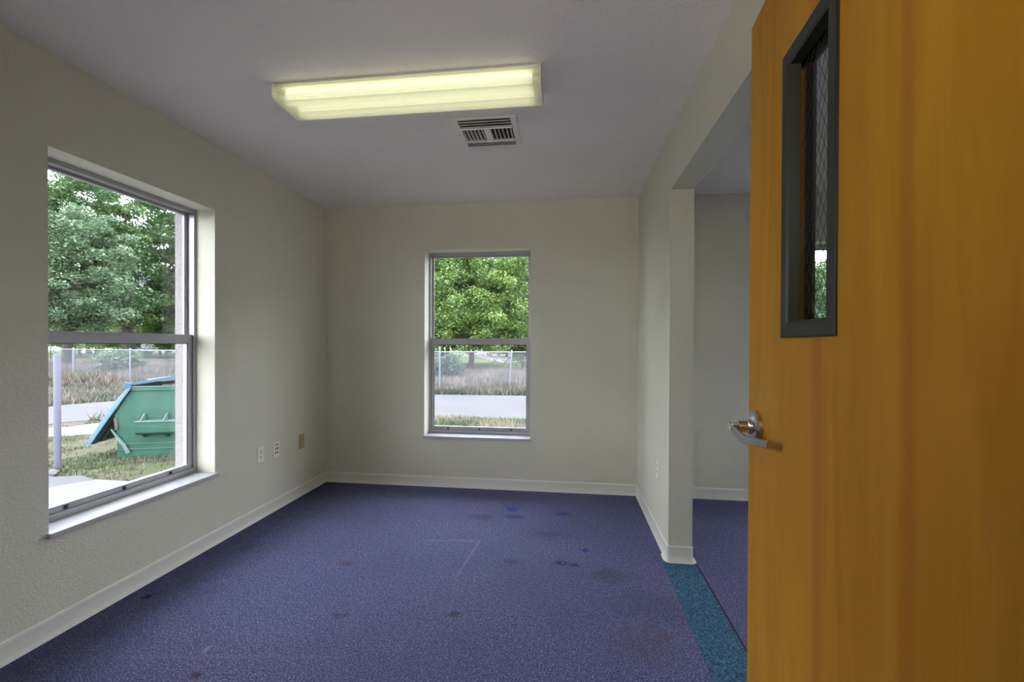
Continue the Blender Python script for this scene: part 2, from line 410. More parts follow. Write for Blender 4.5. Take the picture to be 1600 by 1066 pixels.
o = shell('wall_right_far', [(X2, X2+.17, NEAR-3.2, W4[0], 0, H), (X2, X2+.17, W4[1], D, 0, H), (X2, X2+.17, W4[0], W4[1], 0, WZ0-.022), (X2, X2+.17, W4[0], W4[1], WZ1, H)], M['wall']); lab(o, 'far side wall of the second room', 'wall')
o = shell('wall_near', [(-A, -.56, NEAR-.13, NEAR, 0, H), (.42, X2, NEAR-.13, NEAR, 0, H), (-.56, .42, NEAR-.13, NEAR, 2.06, H),
                        (-A-.0, X2, NEAR-3.2, NEAR-3.1, 0, H), (-A-.17, -A, NEAR-3.2, NEAR, 0, H)], M['wall'])
lab(o, 'near wall with the doorway and the hallway behind it', 'wall')

# baseboards: vinyl cove profile swept along a path, offset to its left
PROF = [(0, .0), (.0, .0893), (.004, .0893), (.0085, .086), (.0105, .078), (.0085, .070), (.0075, .030), (.009, .014), (.0145, .004), (.0150, 0)]
def sweep(name, path, prof, mat, parent=None):
    pts = [Vector((p[0], p[1])) for p in path]; n = len(prof); vs = []
    for i, p in enumerate(pts):
        d0 = (pts[i]-pts[i-1]).normalized() if i > 0 else None
        d1 = (pts[i+1]-pts[i]).normalized() if i < len(pts)-1 else None
        n0 = Vector((-d0.y, d0.x)) if d0 else None; n1 = Vector((-d1.y, d1.x)) if d1 else None
        if n0 is None: mi = n1
        elif n1 is None: mi = n0
        else:
            mi = (n0+n1).normalized(); mi = mi/max(.3, mi.dot(n0))
        for a, z in prof: vs.append((p.x+mi.x*a, p.y+mi.y*a, z))
    fs = [(i*n+k, i*n+(k+1) % n, (i+1)*n+(k+1) % n, (i+1)*n+k) for i in range(len(pts)-1) for k in range(n)]
    fs += [tuple(range(n)), tuple(range(len(vs)-1, len(vs)-n-1, -1))]
    return mesh_obj(name, vs, fs, mat, parent, smooth=True)
o = sweep('baseboard_left', [(-A, D), (-A, NEAR)], PROF, M['base'])
lab(tag(o, kind='structure'), 'cream vinyl baseboard along the left wall', 'baseboard')
o = sweep('baseboard_back', [(B, D), (-A, D)], PROF, M['base'])
lab(tag(o, kind='structure'), 'cream vinyl baseboard along the far wall', 'baseboard')
o = sweep('baseboard_right', [(B, Y0+.05), (B, D)], PROF, M['base'])
lab(tag(o, kind='structure'), 'cream vinyl baseboard along the partition wall', 'baseboard')
o = sweep('baseboard_back_far', [(X2, D), (B+TH, D)], PROF, M['base'])
lab(tag(o, kind='structure'), 'cream vinyl baseboard on the far wall of the second room', 'baseboard')
o = sweep('baseboard_right_far', [(B+TH, D), (B+TH, Y0+.03)], PROF, M['base'])
lab(tag(o, kind='structure'), 'cream vinyl baseboard on the second room side of the partition', 'baseboard')
CAP = [(0, 0), (0, .0900), (.003, .0905), (.0065, .0885), (.0065, .050), (.008, .030), (.013, .015), (.0225, .0075), (.025, .004), (.025, 0)]
r_ = .012
arc = lambda cx, cy, a0, a1: [(cx+r_*math.cos(math.radians(a0+(a1-a0)*i/4)), cy+r_*math.sin(math.radians(a0+(a1-a0)*i/4))) for i in range(5)]
capath = [(B+TH, Y0+.045)] + arc(B+TH-r_, Y0+r_, 0, -90) + arc(B+r_, Y0+r_, -90, -180) + [(B, Y0+.075)]
o = sweep('trim_1', capath, CAP, M['base'])
lab(tag(o, kind='structure'), 'grey vinyl baseboard wrapped around the end of the partition', 'baseboard')

# unseen eaves added over both outer walls to shade the windows
o = shell('shading_eaves', [(-A-WT-.62, -A-WT+.02, NEAR-3.2, D+WT+.6, H+.12, H+.20), (-A-WT-.62, X2+.3, D+WT-.02, D+WT+.60, H+.12, H+.20)], M['stucco'])
lab(o, 'unseen eaves added over the outer walls to shade the windows', 'shading_eaves')
# ------------------------------------------------------------------ windows
def window(name, u0, u1, P, label):
    root = empty(name, P((u0+u1)/2, WZ0, .06)); tag(root, label, 'window', None, 'structure')
    bx = lambda mb, a, b, c, d, e, f: mb.box(*[v for q in zip(P(a, c, e), P(b, d, f)) for v in q])
    L = root.location
    def fin(mb, nm, mat, parent=root, **k):
        mb.v = [(v[0]-L.x, v[1]-L.y, v[2]-L.z) for v in mb.v]
        return mb.build(nm, mat, parent, **k)
    z0, z1 = WZ0, WZ1; zm0, zm1 = 1.230, 1.284
    f = MB()                      # outer frame ring with a stop
    bx(f, u0, u0+.016, z0, z1, .125, .20); bx(f, u1-.016, u1, z0, z1, .125, .20)
    bx(f, u0+.016, u1-.016, z1-.022, z1, .125, .20); bx(f, u0+.016, u1-.016, z0, z0+.030, .125, .20)
    fin(f, 'frame', M['alu'], bevel=.0015, seg=1)
    us = MB()
    a0, a1 = u0+.016, u1-.016
    bx(us, a0, a0+.014, zm0+.01, z1-.022, .168, .192); bx(us, a1-.014, a1, zm0+.01, z1-.022, .168, .192)
    bx(us, a0+.014, a1-.014, z1-.036, z1-.022, .168, .192); bx(us, a0+.014, a1-.014, zm0+.008, zm0+.04, .168, .192)
    us = fin(us, 'upper_sash', M['alu'], bevel=.001, seg=1)
    g = MB(); bx(g, a0+.010, a1-.010, zm0+.036, z1-.032, .178, .182); fin(g, 'glass_pane', M['glass'], us)
    g = MB()
    for s, e in ((a0+.014, a0+.017), (a1-.017, a1-.014)): bx(g, s, e, zm0+.04, z1-.036, .172, .177)
    fin(g, 'gasket', M['gasket'], us)
    ls = MB(); a0, a1 = u0+.017, u1-.017
    bx(ls, a0, a0+.026, z0+.030, zm1, .138, .164); bx(ls, a1-.026, a1, z0+.030, zm1, .138, .164)
    bx(ls, a0+.026, a1-.026, zm0, zm1, .138, .164); bx(ls, a0+.026, a1-.026, z0+.030, z0+.058, .138, .164)
    bx(ls, a0+.026, a1-.026, z0+.052, z0+.060, .130, .138)     # lift rail
    bx(ls, a0+.01, a1-.01, zm1-.004, zm1, .132, .138)
    ls = fin(ls, 'lower_sash', M['alu'], bevel=.001, seg=1)
    g = MB(); bx(g, a0+.022, a1-.022, z0+.054, zm0+.004, .149, .153); fin(g, 'glass_pane', M['glass'], ls)
    g = MB(); bx(g, a1-.029, a1-.026, z0+.058, zm0, .142, .148); bx(g, a0+.026, a0+.029, z0+.058, zm0, .142, .148)
    bx(g, a0+.029, a1-.029, zm0-.003, zm0, .142, .148); fin(g, 'gasket', M['gasket'], ls)
    for q in (.18, .5, .82):
        l_ = MB(); uu = a0+(a1-a0)*q; bx(l_, uu-.006, uu+.006, z0+.034, z0+.050, .130, .137)
        fin(l_, 'latch', M['gasket'], ls)
    s = MB(); s_z0 = z0-.022
    bx(s, u0+.0005, u1-.0005, s_z0, z0, -.001, .124)
    bx(s, u0-.010, u1+.012, s_z0+.001, z0, -.020, -.001)
    fin(s, 'sill', M['marble'], bevel=.003, seg=2)
    s = MB(); bx(s, u0+.0005, u1-.0005, s_z0-.03, z0-.0, .201, .30); fin(s, 'outer_sill', M['stucco'])
    return root
window('window_1', WLY0, WLY1, lambda u, z, d: (-A-d, u, z), 'large aluminium sash window in the left wall, dumpster outside')
window('window_2', WBX0, WBX1, lambda u, z, d: (u, D+d, z), 'small aluminium sash window in the middle of the far wall')
window('fill_window', W4[0], W4[1], lambda u, z, d: (X2+d, u, z), 'unseen sash window added in the second room for extra light')  # out of view, added to bring daylight in through the second room
window('window_3', W2X0, W2X1, lambda u, z, d: (u, D+d, z), 'window of the second room seen through the door glass')

# ------------------------------------------------------------------ door
PH = -.0763; DX, DY = .46, 1.1671; DW = .915; DT = .0445; DTOP = 2.0293
door = empty('door_1', (DX, DY, 0), 0); tag(door, 'open honey maple veneer door with a narrow wired glass lite', 'door', None, 'structure')
door.rotation_euler = (0, 0, PH)
# local frame: free edge at origin, u towards hinge = -y, room face towards -x, thickness to +x
def dm(u, z, o): return (o, -u, z)          # o: out of the face is negative
LU0, LU1, LZ0, LZ1 = .2019, .4155, 1.2473, 1.8248; LF = .034
mb = MB()
for (a, b, c, d) in ((0, LU0+.012, .012, DTOP), (LU1-.012, DW, .012, DTOP), (LU0+.012, LU1-.012, .012, LZ0+.012), (LU0+.012, LU1-.012, LZ1-.012, DTOP)):
    mb.box(0, DT, -b, -a, c, d)
mb.build('door_leaf', M['wood'], door)
def ring(o0, o1, w=LF, ins=0):
    """picture-frame ring with sloped inner lip, swept profile"""
    vs = []; fs = []
    prof = [(0, 0), (0, o0*.6), (.003, o0), (w-.008, o0), (w-.002, o0*.4), (w, o1)]
    cs = [(LU0, LZ0, 1, 1), (LU1, LZ0, -1, 1), (LU1, LZ1, -1, -1), (LU0, LZ1, 1, -1)]
    for (cu, cz, su, sz) in cs:
        for (t, off) in prof: vs.append(dm(cu+su*t, cz+sz*t, off))
    n = len(prof)
    for i in range(4):
        j = (i+1) % 4
        for k_ in range(n-1): fs.append((i*n+k_, i*n+k_+1, j*n+k_+1, j*n+k_))
    return vs, fs
lite = MB(); v_, f_ = ring(-.0045, DT*.40); lite.add(v_, f_)
v_, f_ = ring(-.0045, DT*.40); lite.add([(DT-x, y, z) for x, y, z in v_], [tuple(reversed(q)) for q in f_])
lf = lite.build('lite_frame', M['dark'], door)
g0, g1, h0, h1 = LU0+LF-.004, LU1-LF+.004, LZ0+LF-.004, LZ1-LF+.004
MB().box(DT/2-.003, DT/2+.003, -g1, -g0, h0, h1).build('wired_glass', M['fire_glass'], lf)
wm = MB(); pit = .0215; nn = 0
Wg, Hg = g1-g0, h1-h0
for sgn in (1, -1):
    s0 = -Hg
    t = -Hg*1.0
    while t < Wg+Hg:
        # line u = t + sgn*... clipped to the pane (diamonds taller than wide)
        sl = .55
        pts = []
        for zz in np.linspace(0, Hg, 60):
            uu = t + sl*zz if sgn > 0 else Wg-(t+sl*zz)
            if 0 <= uu <= Wg: pts.append((uu, zz))
        if len(pts) > 1:
            (ua, za), (ub, zb) = pts[0], pts[-1]
            wm.tube([dm(g0+ua, h0+za, DT/2), dm(g0+ub, h0+zb, DT/2)], .0005, 4, False); nn += 1
        t += pit
wm.build('glass_wire', simple('glass_wire', (.02, .02, .02), .6), lf)
# lever set
lv = MB().lathe([(.030, .0005), (.0385, .0006), (.0385, .009), (.036, .0125), (.030, .0145), (.018, .016), (.017, .022), (.014, .024), (.0135, .044)],
                dm(.062, 1.037, 0), (-1, 0, 0), 40).build('lever_rose', M['steel'], door, smooth=True)
zl = 1.037
# lever: hub, then a flat bar dropping a little and running towards the hinge side
def bar(pts, hh, tt):
    """flat bar through (u, z, out) points, height hh, thickness tt (both lists)"""
    n = len(pts); vs = []
    for i, (u, z, o) in enumerate(pts):
        pa = Vector(pts[max(i-1, 0)]); pb = Vector(pts[min(i+1, n-1)]); t = pb-pa
        d = Vector((t.x, t.z)).normalized(); nx = Vector((-d.y, d.x))
        for s1, s2 in ((-1, -1), (1, -1), (1, 1), (-1, 1)):
            vs.append(dm(u+nx.x*tt[i]/2*s1, z+hh[i]/2*s2, -(o+nx.y*tt[i]/2*s1)))
    fs = [(i*4+k_, i*4+(k_+1) % 4, (i+1)*4+(k_+1) % 4, (i+1)*4+k_) for i in range(n-1) for k_ in range(4)]
    fs += [(0, 1, 2, 3), (4*n-1, 4*n-2, 4*n-3, 4*n-4)]
    return vs, fs
lev = MB()
lev.add(*bar([(.056, zl-.002, .020), (.056, zl-.003, .058)], [.021, .020], [.024, .022]))
lev.build('lever_hub', M['steel'], lv, bevel=.003, seg=2)
lev = MB()
lev.add(*bar([(.042, zl-.002, .056), (.060, zl-.006, .055), (.100, zl-.019, .046), (.115, zl-.021, .043), (.205, zl-.012, .026)],
             [.020, .020, .020, .019, .016], [.008, .008, .008, .008, .007]))
lev.build('lever_arm', M['steel'], lv, bevel=.0015, seg=2)
sc_ = MB().lathe([(.004, .0), (.004, .0022), (.003, .003)], dm(.062, 1.037-.028, -.0125), (-1, 0, 0), 12)
sc_.build('screw', M['screw'], lv)
MB().lathe([(.006, 0), (.006, .004), (.004, .005)], dm(.062, 1.037+.012, -.016), (-1, 0, 0), 14).build('privacy_pin', simple('brass_pin', (.55, .42, .2), .3, 1.0), lv)
for z in (.25, 1.02, 1.80):
    MB().tube([(-.006, -DW-.004, z-.05), (-.006, -DW-.004, z+.05)], .007, 12).build('hinge', M['steel'], door)
# door frame of the near doorway
fr = MB()
for x0, x1 in ((-.56, -.52), (.385, .42)): fr.box(x0, x1, NEAR-.14, NEAR+.008, 0, 2.06)
fr.box(-.52, .385, NEAR-.14, NEAR+.008, 2.035, 2.06)
o = tag(fr.build('trim_2', M['dark']), kind='structure'); lab(o, 'dark metal frame of the near doorway', 'door frame')

# ------------------------------------------------------------------ ceiling light
LX0, LX1, LY0_, LY1_ = -1.362, -.113, 1.880, 2.100
LC = ((LX0+LX1)/2, (LY0_+LY1_)/2, H)
li = empty('ceiling_light', LC); tag(li, 'long fluorescent ceiling light with ribbed clear wraparound lens, lit pale yellow', 'ceiling light')
hx, hy = (LX1-LX0)/2, (LY1_-LY0_)/2
yz = lambda y, z, t: (t, y, z)
MB().prism([(-hy+.012, -.001), (-hy+.012, -.012), (-.055, -.014), (-.035, -.030), (.035, -.030), (.055, -.014), (hy-.012, -.012), (hy-.012, -.001)],
           yz, -hx+.006, hx-.006).build('housing', M['white'], li)
# lens: open U profile with thickness
outer = [(-hy, -.008), (-hy, -.056), (-hy+.006, -.066), (-hy+.018, -.071), (hy-.030, -.074), (hy-.018, -.070), (hy-.008, -.060), (hy, -.046), (hy, -.008)]
vs = []; fs = []
for x in (-hx+.004, hx-.004):
    vs += [(x, y, z) for y, z in outer]
n = len(outer)
fs = [(i, i+1, n+i+1, n+i) for i in range(n-1)]
lens = mesh_obj('lens', vs, fs, M['lens'], li); lens.data.materials.append(M['lens_side'])
for p_ in lens.data.polygons:
    if abs(p_.normal.y) > .9: p_.material_index = 1
for sx in (-1, 1):
    pr = [(-hy-.004, -.001)] + [(y*1.03, z-.0025) for y, z in outer[1:-1]] + [(hy+.004, -.001)]
    MB().prism(pr, yz, sx*hx-sx*.004, sx*hx).build('end_cap', M['white'], li)
    for y in (-.058, .045):
        MB().box(sx*(hx-.040), sx*(hx-.022), y-.010, y+.010, -.052, -.012).build('lamp_socket', M['white'], li)
for y in (-.058, .045):
    MB().tube([(-hx+.04, y, -.040), (hx-.04, y, -.040)], .0125, 14).build('tube', M['tube'], li, smooth=True)
MB().box(-hx+.01, hx-.01, -hy-.002, -hy+.003, -.010, -.002).build('side_rail', M['vent'], li)

# ------------------------------------------------------------------ ceiling vent
VX0, VX1, VY0, VY1 = -.622, -.267, 2.284, 2.620
ve = empty('ceiling_vent', ((VX0+VX1)/2, (VY0+VY1)/2, H)); tag(ve, 'square white metal air vent with angled slats in the ceiling', 'air vent')
vx, vy = (VX1-VX0)/2, (VY1-VY0)/2; ix, iy = vx-.034, vy-.016
f = MB()
f.box(-vx, -ix, -vy, vy, -.008, -.0005); f.box(ix, vx, -vy, vy, -.008, -.0005)
f.box(-ix, ix, -vy, -iy, -.008, -.0005); f.box(-ix, ix, iy, vy, -.008, -.0005)
f.build('frame', M['vent'], ve, bevel=.002, seg=1)
MB().box(-ix, ix, -iy, iy, -.003, -.0006).build('duct_opening', M['duct'], ve)
def slat_x(y, w_, tilt, nm='slat'):     # runs along x
    c_, s_ = math.cos(tilt), math.sin(tilt)
    p = [(-w_/2*c_, -w_/2*s_), (w_/2*c_, w_/2*s_), (w_/2*c_, w_/2*s_+.0015), (-w_/2*c_, -w_/2*s_+.0015)]
    MB().prism([(y+a, b-.012) for a, b in p], yz, -ix, ix).build(nm, M['vent'], ve)
for y in (-iy+.010, -iy+.036, -iy+.062): slat_x(y, .020, .75)
for y in (iy-.012, iy-.036, iy-.058): slat_x(y, .022, .75)
ya, yb = -iy+.080, iy-.072
MB().box(-ix, ix, ya-.004, ya-.001, -.020, -.004).build('divider', M['vent'], ve)
MB().box(-ix, ix, yb+.001, yb+.004, -.020, -.004).build('divider', M['vent'], ve)
def slat_y(x, w_, tilt):
    c_, s_ = math.cos(tilt), math.sin(tilt)
    p = [(-w_/2*c_, -w_/2*s_), (w_/2*c_, w_/2*s_), (w_/2*c_, w_/2*s_+.0015), (-w_/2*c_, -w_/2*s_+.0015)]
    MB().prism([(x+a, b-.012) for a, b in p], lambda x_, z_, t: (x_, t, z_), ya, yb).build('slat', M['vent'], ve)
for i in range(6): slat_y(-ix+.010+i*.0215, .015, 1.05)
for i in range(6): slat_y(ix-.010-i*.0225, .019, -.85)
MB().box(-.016, .020, ya, yb, -.016, -.013).build('centre_plate', M['vent'], ve, bevel=.001, seg=1)
for sx in (-1, 1):
    MB().lathe([(.004, 0), (.004, .0015), (.002, .0025)], (sx*(vx-.014), .0, -.008), (0, 0, -1), 10).build('screw', M['screw'], ve)

# ------------------------------------------------------------------ wall plates
def plate(name, loc, nrm, kind, label, mat):
    """plate centred at loc; local x along wall, y out of wall"""
    o = empty(name, loc, math.atan2(nrm[1], nrm[0])-math.pi/2); tag(o, label, 'wall plate' if kind != 'duplex' else 'outlet')
    MB().box(-.035, .035, .0003, .0055, -.057, .057).build('cover_plate', mat, o, bevel=.002, seg=2)
    if kind == 'duplex':
        for z in (-.0195, .0195):
            s = MB().prism([(.0165*math.cos(q), max(-.0125, min(.0125, .0165*math.sin(q)))+z) for q in [2*math.pi*i/24 for i in range(24)]],
                           lambda x, zz, t: (x, t, zz), .005, .0072).build('socket', mat, o)
            for q in (-.0066, .0066): MB().box(q-.0017, q+.0017, .0070, .0078, z-.002, z+.008).build('slot', M['slot'], s)
            MB().lathe([(.0032, 0), (.0032, .0008)], (0, .0070, z-.0078), (0, 1, 0), 10).build('earth_hole', M['slot'], s)
        MB().lathe([(.003, 0), (.0028, .001)], (0, .0055, 0), (0, 1, 0), 10).build('screw', M['screw'], o)
    elif kind == 'ports':
        for z in (-.022, .008):
            for x in (-.011, .011):
                j = MB().box(x-.0085, x+.0085, .005, .0070, z-.011, z+.011).build('port', mat, o)
                MB().box(x-.0055, x+.0055, .0068, .0074, z-.008, z+.007).build('port_opening', M['slot'], j)
        MB().box(-.022, .022, .005, .0064, .030, .042).build('label_window', simple('label_strip', (.4, .38, .36), .4), o)
        for z in (-.048, .049): MB().lathe([(.003, 0), (.0028, .001)], (0, .0055, z), (0, 1, 0), 10).build('screw', M['screw'], o)
    else:
        for z in (-.042, .042): MB().lathe([(.003, 0), (.0028, .001)], (0, .0055, z), (0, 1, 0), 10).build('screw', mat, o)
    return o
plate('power_outlet', (-A, 2.822, .452), (1, 0), 'duplex', 'ivory two-socket power outlet on the left wall, nearest the window', M['plate'])
plate('data_plate', (-A, 2.988, .447), (1, 0), 'ports', 'ivory wall plate with four dark data ports, between outlet and blank plate', M['plate'])
plate('blank_plate', (-A, 3.299, .440), (1, 0), 'blank', 'mustard almond blank wall plate near the far corner', M['almond'])
plate('power_outlet', (B, 2.852, .449), (-1, 0), 'duplex', 'power outlet on the partition wall seen almost edge-on', M['plate'])

# ------------------------------------------------------------------ outdoors: ground
def poly_slab(name, pts, z0, z1, mat):
    return MB().prism(pts, lambda x, y, t: (x, y, t), z0, z1).build(name, mat)
o = poly_slab('ground', [(-120, -30), (90, -30), (90, 160), (-120, 160)], G-.3, G, M['soil'])
tag(o, 'patchy brown and green grassy ground outside', 'ground', None, 'structure')
o = poly_slab('lawn', [(-118, 26), (-45, 26.5), (-27, 26.5), (-8, 27), (6, 27.5), (88, 30), (88, 158), (-118, 158)], G, G+.02, M['lawn'])
tag(o, 'bright green mown field beyond the fence', 'lawn', None, 'structure')
o = poly_slab('sand_patch', [(-17, 66), (-12, 60), (-5.2, 40), (-2, 38), (2, 39), (3, 46), (-4, 62), (-6, 90), (-20, 96), (-22, 80)], G+.02, G+.035, M['sand'])
tag(o, 'pale sandy patch on the field beyond the fence', 'sand', None, 'structure')
ROAD = [(-30, 3.0), (-22, 6.2), (-14.9, 10.0), (-14.8, 11.3), (-14.2, 12.2), (-12.8, 13.4), (-9.5, 14.9), (-4.7, 15.55), (-1.5, 15.7), (12, 15.9), (40, 16.2),
        (40, 11.2), (12, 10.9), (-1.0, 10.75), (-3.3, 10.8), (-6.5, 10.6), (-8.6, 10.25), (-9.83, 9.85), (-11.18, 9.15), (-11.6, 8.75), (-11.6, 8.2), (-18, 4.0), (-26, -2)]
WALK = [(-26, -3.2), (-18, 3.0), (-11.4, 8.02), (-10.8, 8.32), (-10.7, 8.72), (-9.3, 9.35), (-8.6, 9.5), (-8.0, 8.7), (-8.2, 8.35), (-9.5, 7.7), (-9.8, 7.45), (-10.3, 7.25), (-17, 1.2), (-24, -5)]
SLAB = [(-6.17, 5.05), (-2.42, 4.98), (-2.42, -4), (-8.5, -4), (-8.5, 2.0), (-7.3, 3.3), (-6.42, 4.66)]
SLAB2 = [(-6.20, 5.06), (-6.45, 4.68), (-7.35, 3.34), (-8.55, 2.05), (-10.4, 2.8), (-8.6, 4.5), (-7.3, 5.2), (-6.9, 5.12), (-6.6, 5.22)]
for nm, pl, z1, mt, lb, ct in (('road', ROAD, .012, 'asphalt', 'pale grey curving road beyond the grass', 'road'),
                               ('walkway', WALK, .016, 'concrete', 'pale concrete walkway beside the road, behind a grass strip', 'path'),
                               ('pavement', SLAB, .05, 'concrete', 'bright concrete slab against the house under the left window', 'pavement'),
                               ('pavement', SLAB2, .035, 'asphalt', 'weathered grey slab with a ragged edge beside the bright slab', 'pavement')):
    tag(poly_slab(nm, pl, G, G+z1, M[mt]), lb, ct, None, 'structure')

def inside(px, py, poly):
    r = np.zeros(len(px), bool); n = len(poly)
    for i in range(n):
        x0, y0 = poly[i]; x1, y1 = poly[(i+1) % n]
        c_ = ((y0 > py) != (y1 > py)) & (px < (x1-x0)*(py-y0)/((y1-y0) if y1 != y0 else 1e-9)+x0)
        r ^= c_
    return r

def mesh_np(name, verts, faces, mat, tone=None, parent=None):
    me = bpy.data.meshes.new(name)
    nv, nf, k_ = len(verts), len(faces), faces.shape[1]
    me.vertices.add(nv); me.vertices.foreach_set('co', verts.astype(np.float32).ravel())
    me.loops.add(nf*k_); me.loops.foreach_set('vertex_index', faces.astype(np.int32).ravel())
    me.polygons.add(nf); me.polygons.foreach_set('loop_start', np.arange(0, nf*k_, k_, dtype=np.int32))
    me.polygons.foreach_set('loop_total', np.full(nf, k_, dtype=np.int32))
    me.update(calc_edges=True)
    if tone is not None:
        at = me.attributes.new('tone', 'FLOAT', 'POINT'); at.data.foreach_set('value', tone.astype(np.float32))
    me.materials.append(mat)
    o = bpy.data.objects.new(name, me); C.objects.link(o)
    if parent: o.parent = parent
    return o

def vnoise(x, y, s, seed=0):
    """cheap smooth value noise for patchy growth"""
    r = np.random.default_rng(seed).random((64, 64)); fx = x/s; fy = y/s
    ix_ = np.floor(fx).astype(int); iy_ = np.floor(fy).astype(int); tx = fx-ix_; ty = fy-iy_
    tx = tx*tx*(3-2*tx); ty = ty*ty*(3-2*ty)
    g_ = lambda a, b: r[a % 64, b % 64]
    return (g_(ix_, iy_)*(1-tx)+g_(ix_+1, iy_)*tx)*(1-ty)+(g_(ix_, iy_+1)*(1-tx)+g_(ix_+1, iy_+1)*tx)*ty

def blades(name, n, region, hmin, hmax, wd, mat, excl, label, lean=.5, patch=None, tone_shift=0, seed=1):
    rg = np.random.default_rng(seed)
    x = rg.uniform(region[0], region[1], n); y = rg.uniform(region[2], region[3], n)
    keep = np.ones(n, bool)
    for pl in excl: keep &= ~inside(x, y, pl)
    if patch: keep &= (vnoise(x, y, patch[0], seed)*.6+vnoise(x, y, patch[0]*.37, seed+5)*.4+rg.normal(0, .07, n)) > patch[1]
    az = np.arctan2(-x, y)
    keep &= ((az > .64) & (az < 1.08)) | ((az > -.02) & (az < .42)) | ((az < -.36) & (az > -.64))
    x, y = x[keep], y[keep]; n = len(x)
    h = rg.uniform(hmin, hmax, n)*(.6+.8*vnoise(x, y, .9, seed+9)); a = rg.uniform(0, 2*np.pi, n); la = rg.uniform(0, 2*np.pi, n); le = rg.uniform(0, lean, n)*h
    w_ = wd*rg.uniform(.6, 1.4, n)
    z = np.full(n, G)
    v = np.empty((n, 3, 3))
    v[:, 0] = np.stack([x-np.cos(a)*w_, y-np.sin(a)*w_, z], 1); v[:, 1] = np.stack([x+np.cos(a)*w_, y+np.sin(a)*w_, z], 1)
    v[:, 2] = np.stack([x+np.cos(la)*le, y+np.sin(la)*le, z+h], 1)
    tone = np.clip(rg.normal(.42, .27, n)+(vnoise(x, y, .8, seed+3)-.5)*.9+tone_shift, 0, 1)
    o = mesh_np(name, v.reshape(-1, 3), np.arange(3*n).reshape(-1, 3), mat, np.repeat(tone, 3))
    tag(o, label, 'grass', None, 'stuff'); return o
EX = [ROAD, WALK, SLAB, SLAB2]
blades('grass', 90000, (-11, -4.0, 4.2, 10.0), .02, .065, .006, M['grass'], EX, 'patchy short grass around the dumpster and beside the slab', 1.1, (.45, .52), .12, 1)
blades('grass', 26000, (-4.6, 3.5, 7.6, 11.2), .04, .12, .009, M['grass'], EX, 'dry short grass on the house side of the road', .9, (.5, .25), .25, 2)
blades('grass', 60000, (-29, -10.5, 9.0, 17.2), .08, .26, .014, M['weed'], EX, 'rough weedy bank between road and fence through the left window', .8, None, -.06, 3)
blades('grass', 40000, (-9.5, 12, 15.3, 17.8), .06, .26, .013, M['weed'], EX, 'rough weedy bank between road and fence through the far window', .8, None, .0, 4)
blades('grass', 70000, (-40, -18, 16.2, 30), .22, .60, .030, M['weed'], EX, 'tall dry brown weeds behind the fence through the left window', .7, None, .10, 5)
blades('grass', 50000, (-12, 12, 17.6, 28), .16, .42, .026, M['weed'], EX, 'tall pinkish brown weeds behind the fence through the far window', .7, None, .20, 6)

# ------------------------------------------------------------------ trees
def leaf_cloud(centres, radii, per, size, seed, flat=.6):
    rg = np.random.default_rng(seed)
    nC = len(centres); n = nC*per
    c_ = np.repeat(centres, per, 0); r_c = np.repeat(radii, per)
    d = rg.normal(size=(n, 3)); d /= np.linalg.norm(d, axis=1)[:, None]
    rad = r_c*rg.random(n)**.45
    p = c_+d*rad[:, None]*np.array([1, 1, .62])
    nrm = rg.normal(size=(n, 3)); nrm[:, 2] = np.abs(nrm[:, 2])+flat; nrm /= np.linalg.norm(nrm, axis=1)[:, None]
    t = np.cross(nrm, rg.normal(size=(n, 3))); t /= np.linalg.norm(t, axis=1)[:, None]; b = np.cross(nrm, t)
    s = size*rg.uniform(.6, 1.5, n)
    v = np.empty((n, 4, 3))
    v[:, 0] = p-t*s[:, None]; v[:, 1] = p-b*s[:, None]*.45; v[:, 2] = p+t*s[:, None]; v[:, 3] = p+b*s[:, None]*.45
    tone = np.clip(np.repeat(rg.normal(.45, .17, nC), per)+rg.normal(0, .16, n), 0, 1)
    return v.reshape(-1, 3), np.arange(4*n).reshape(-1, 4), np.repeat(tone, 4)

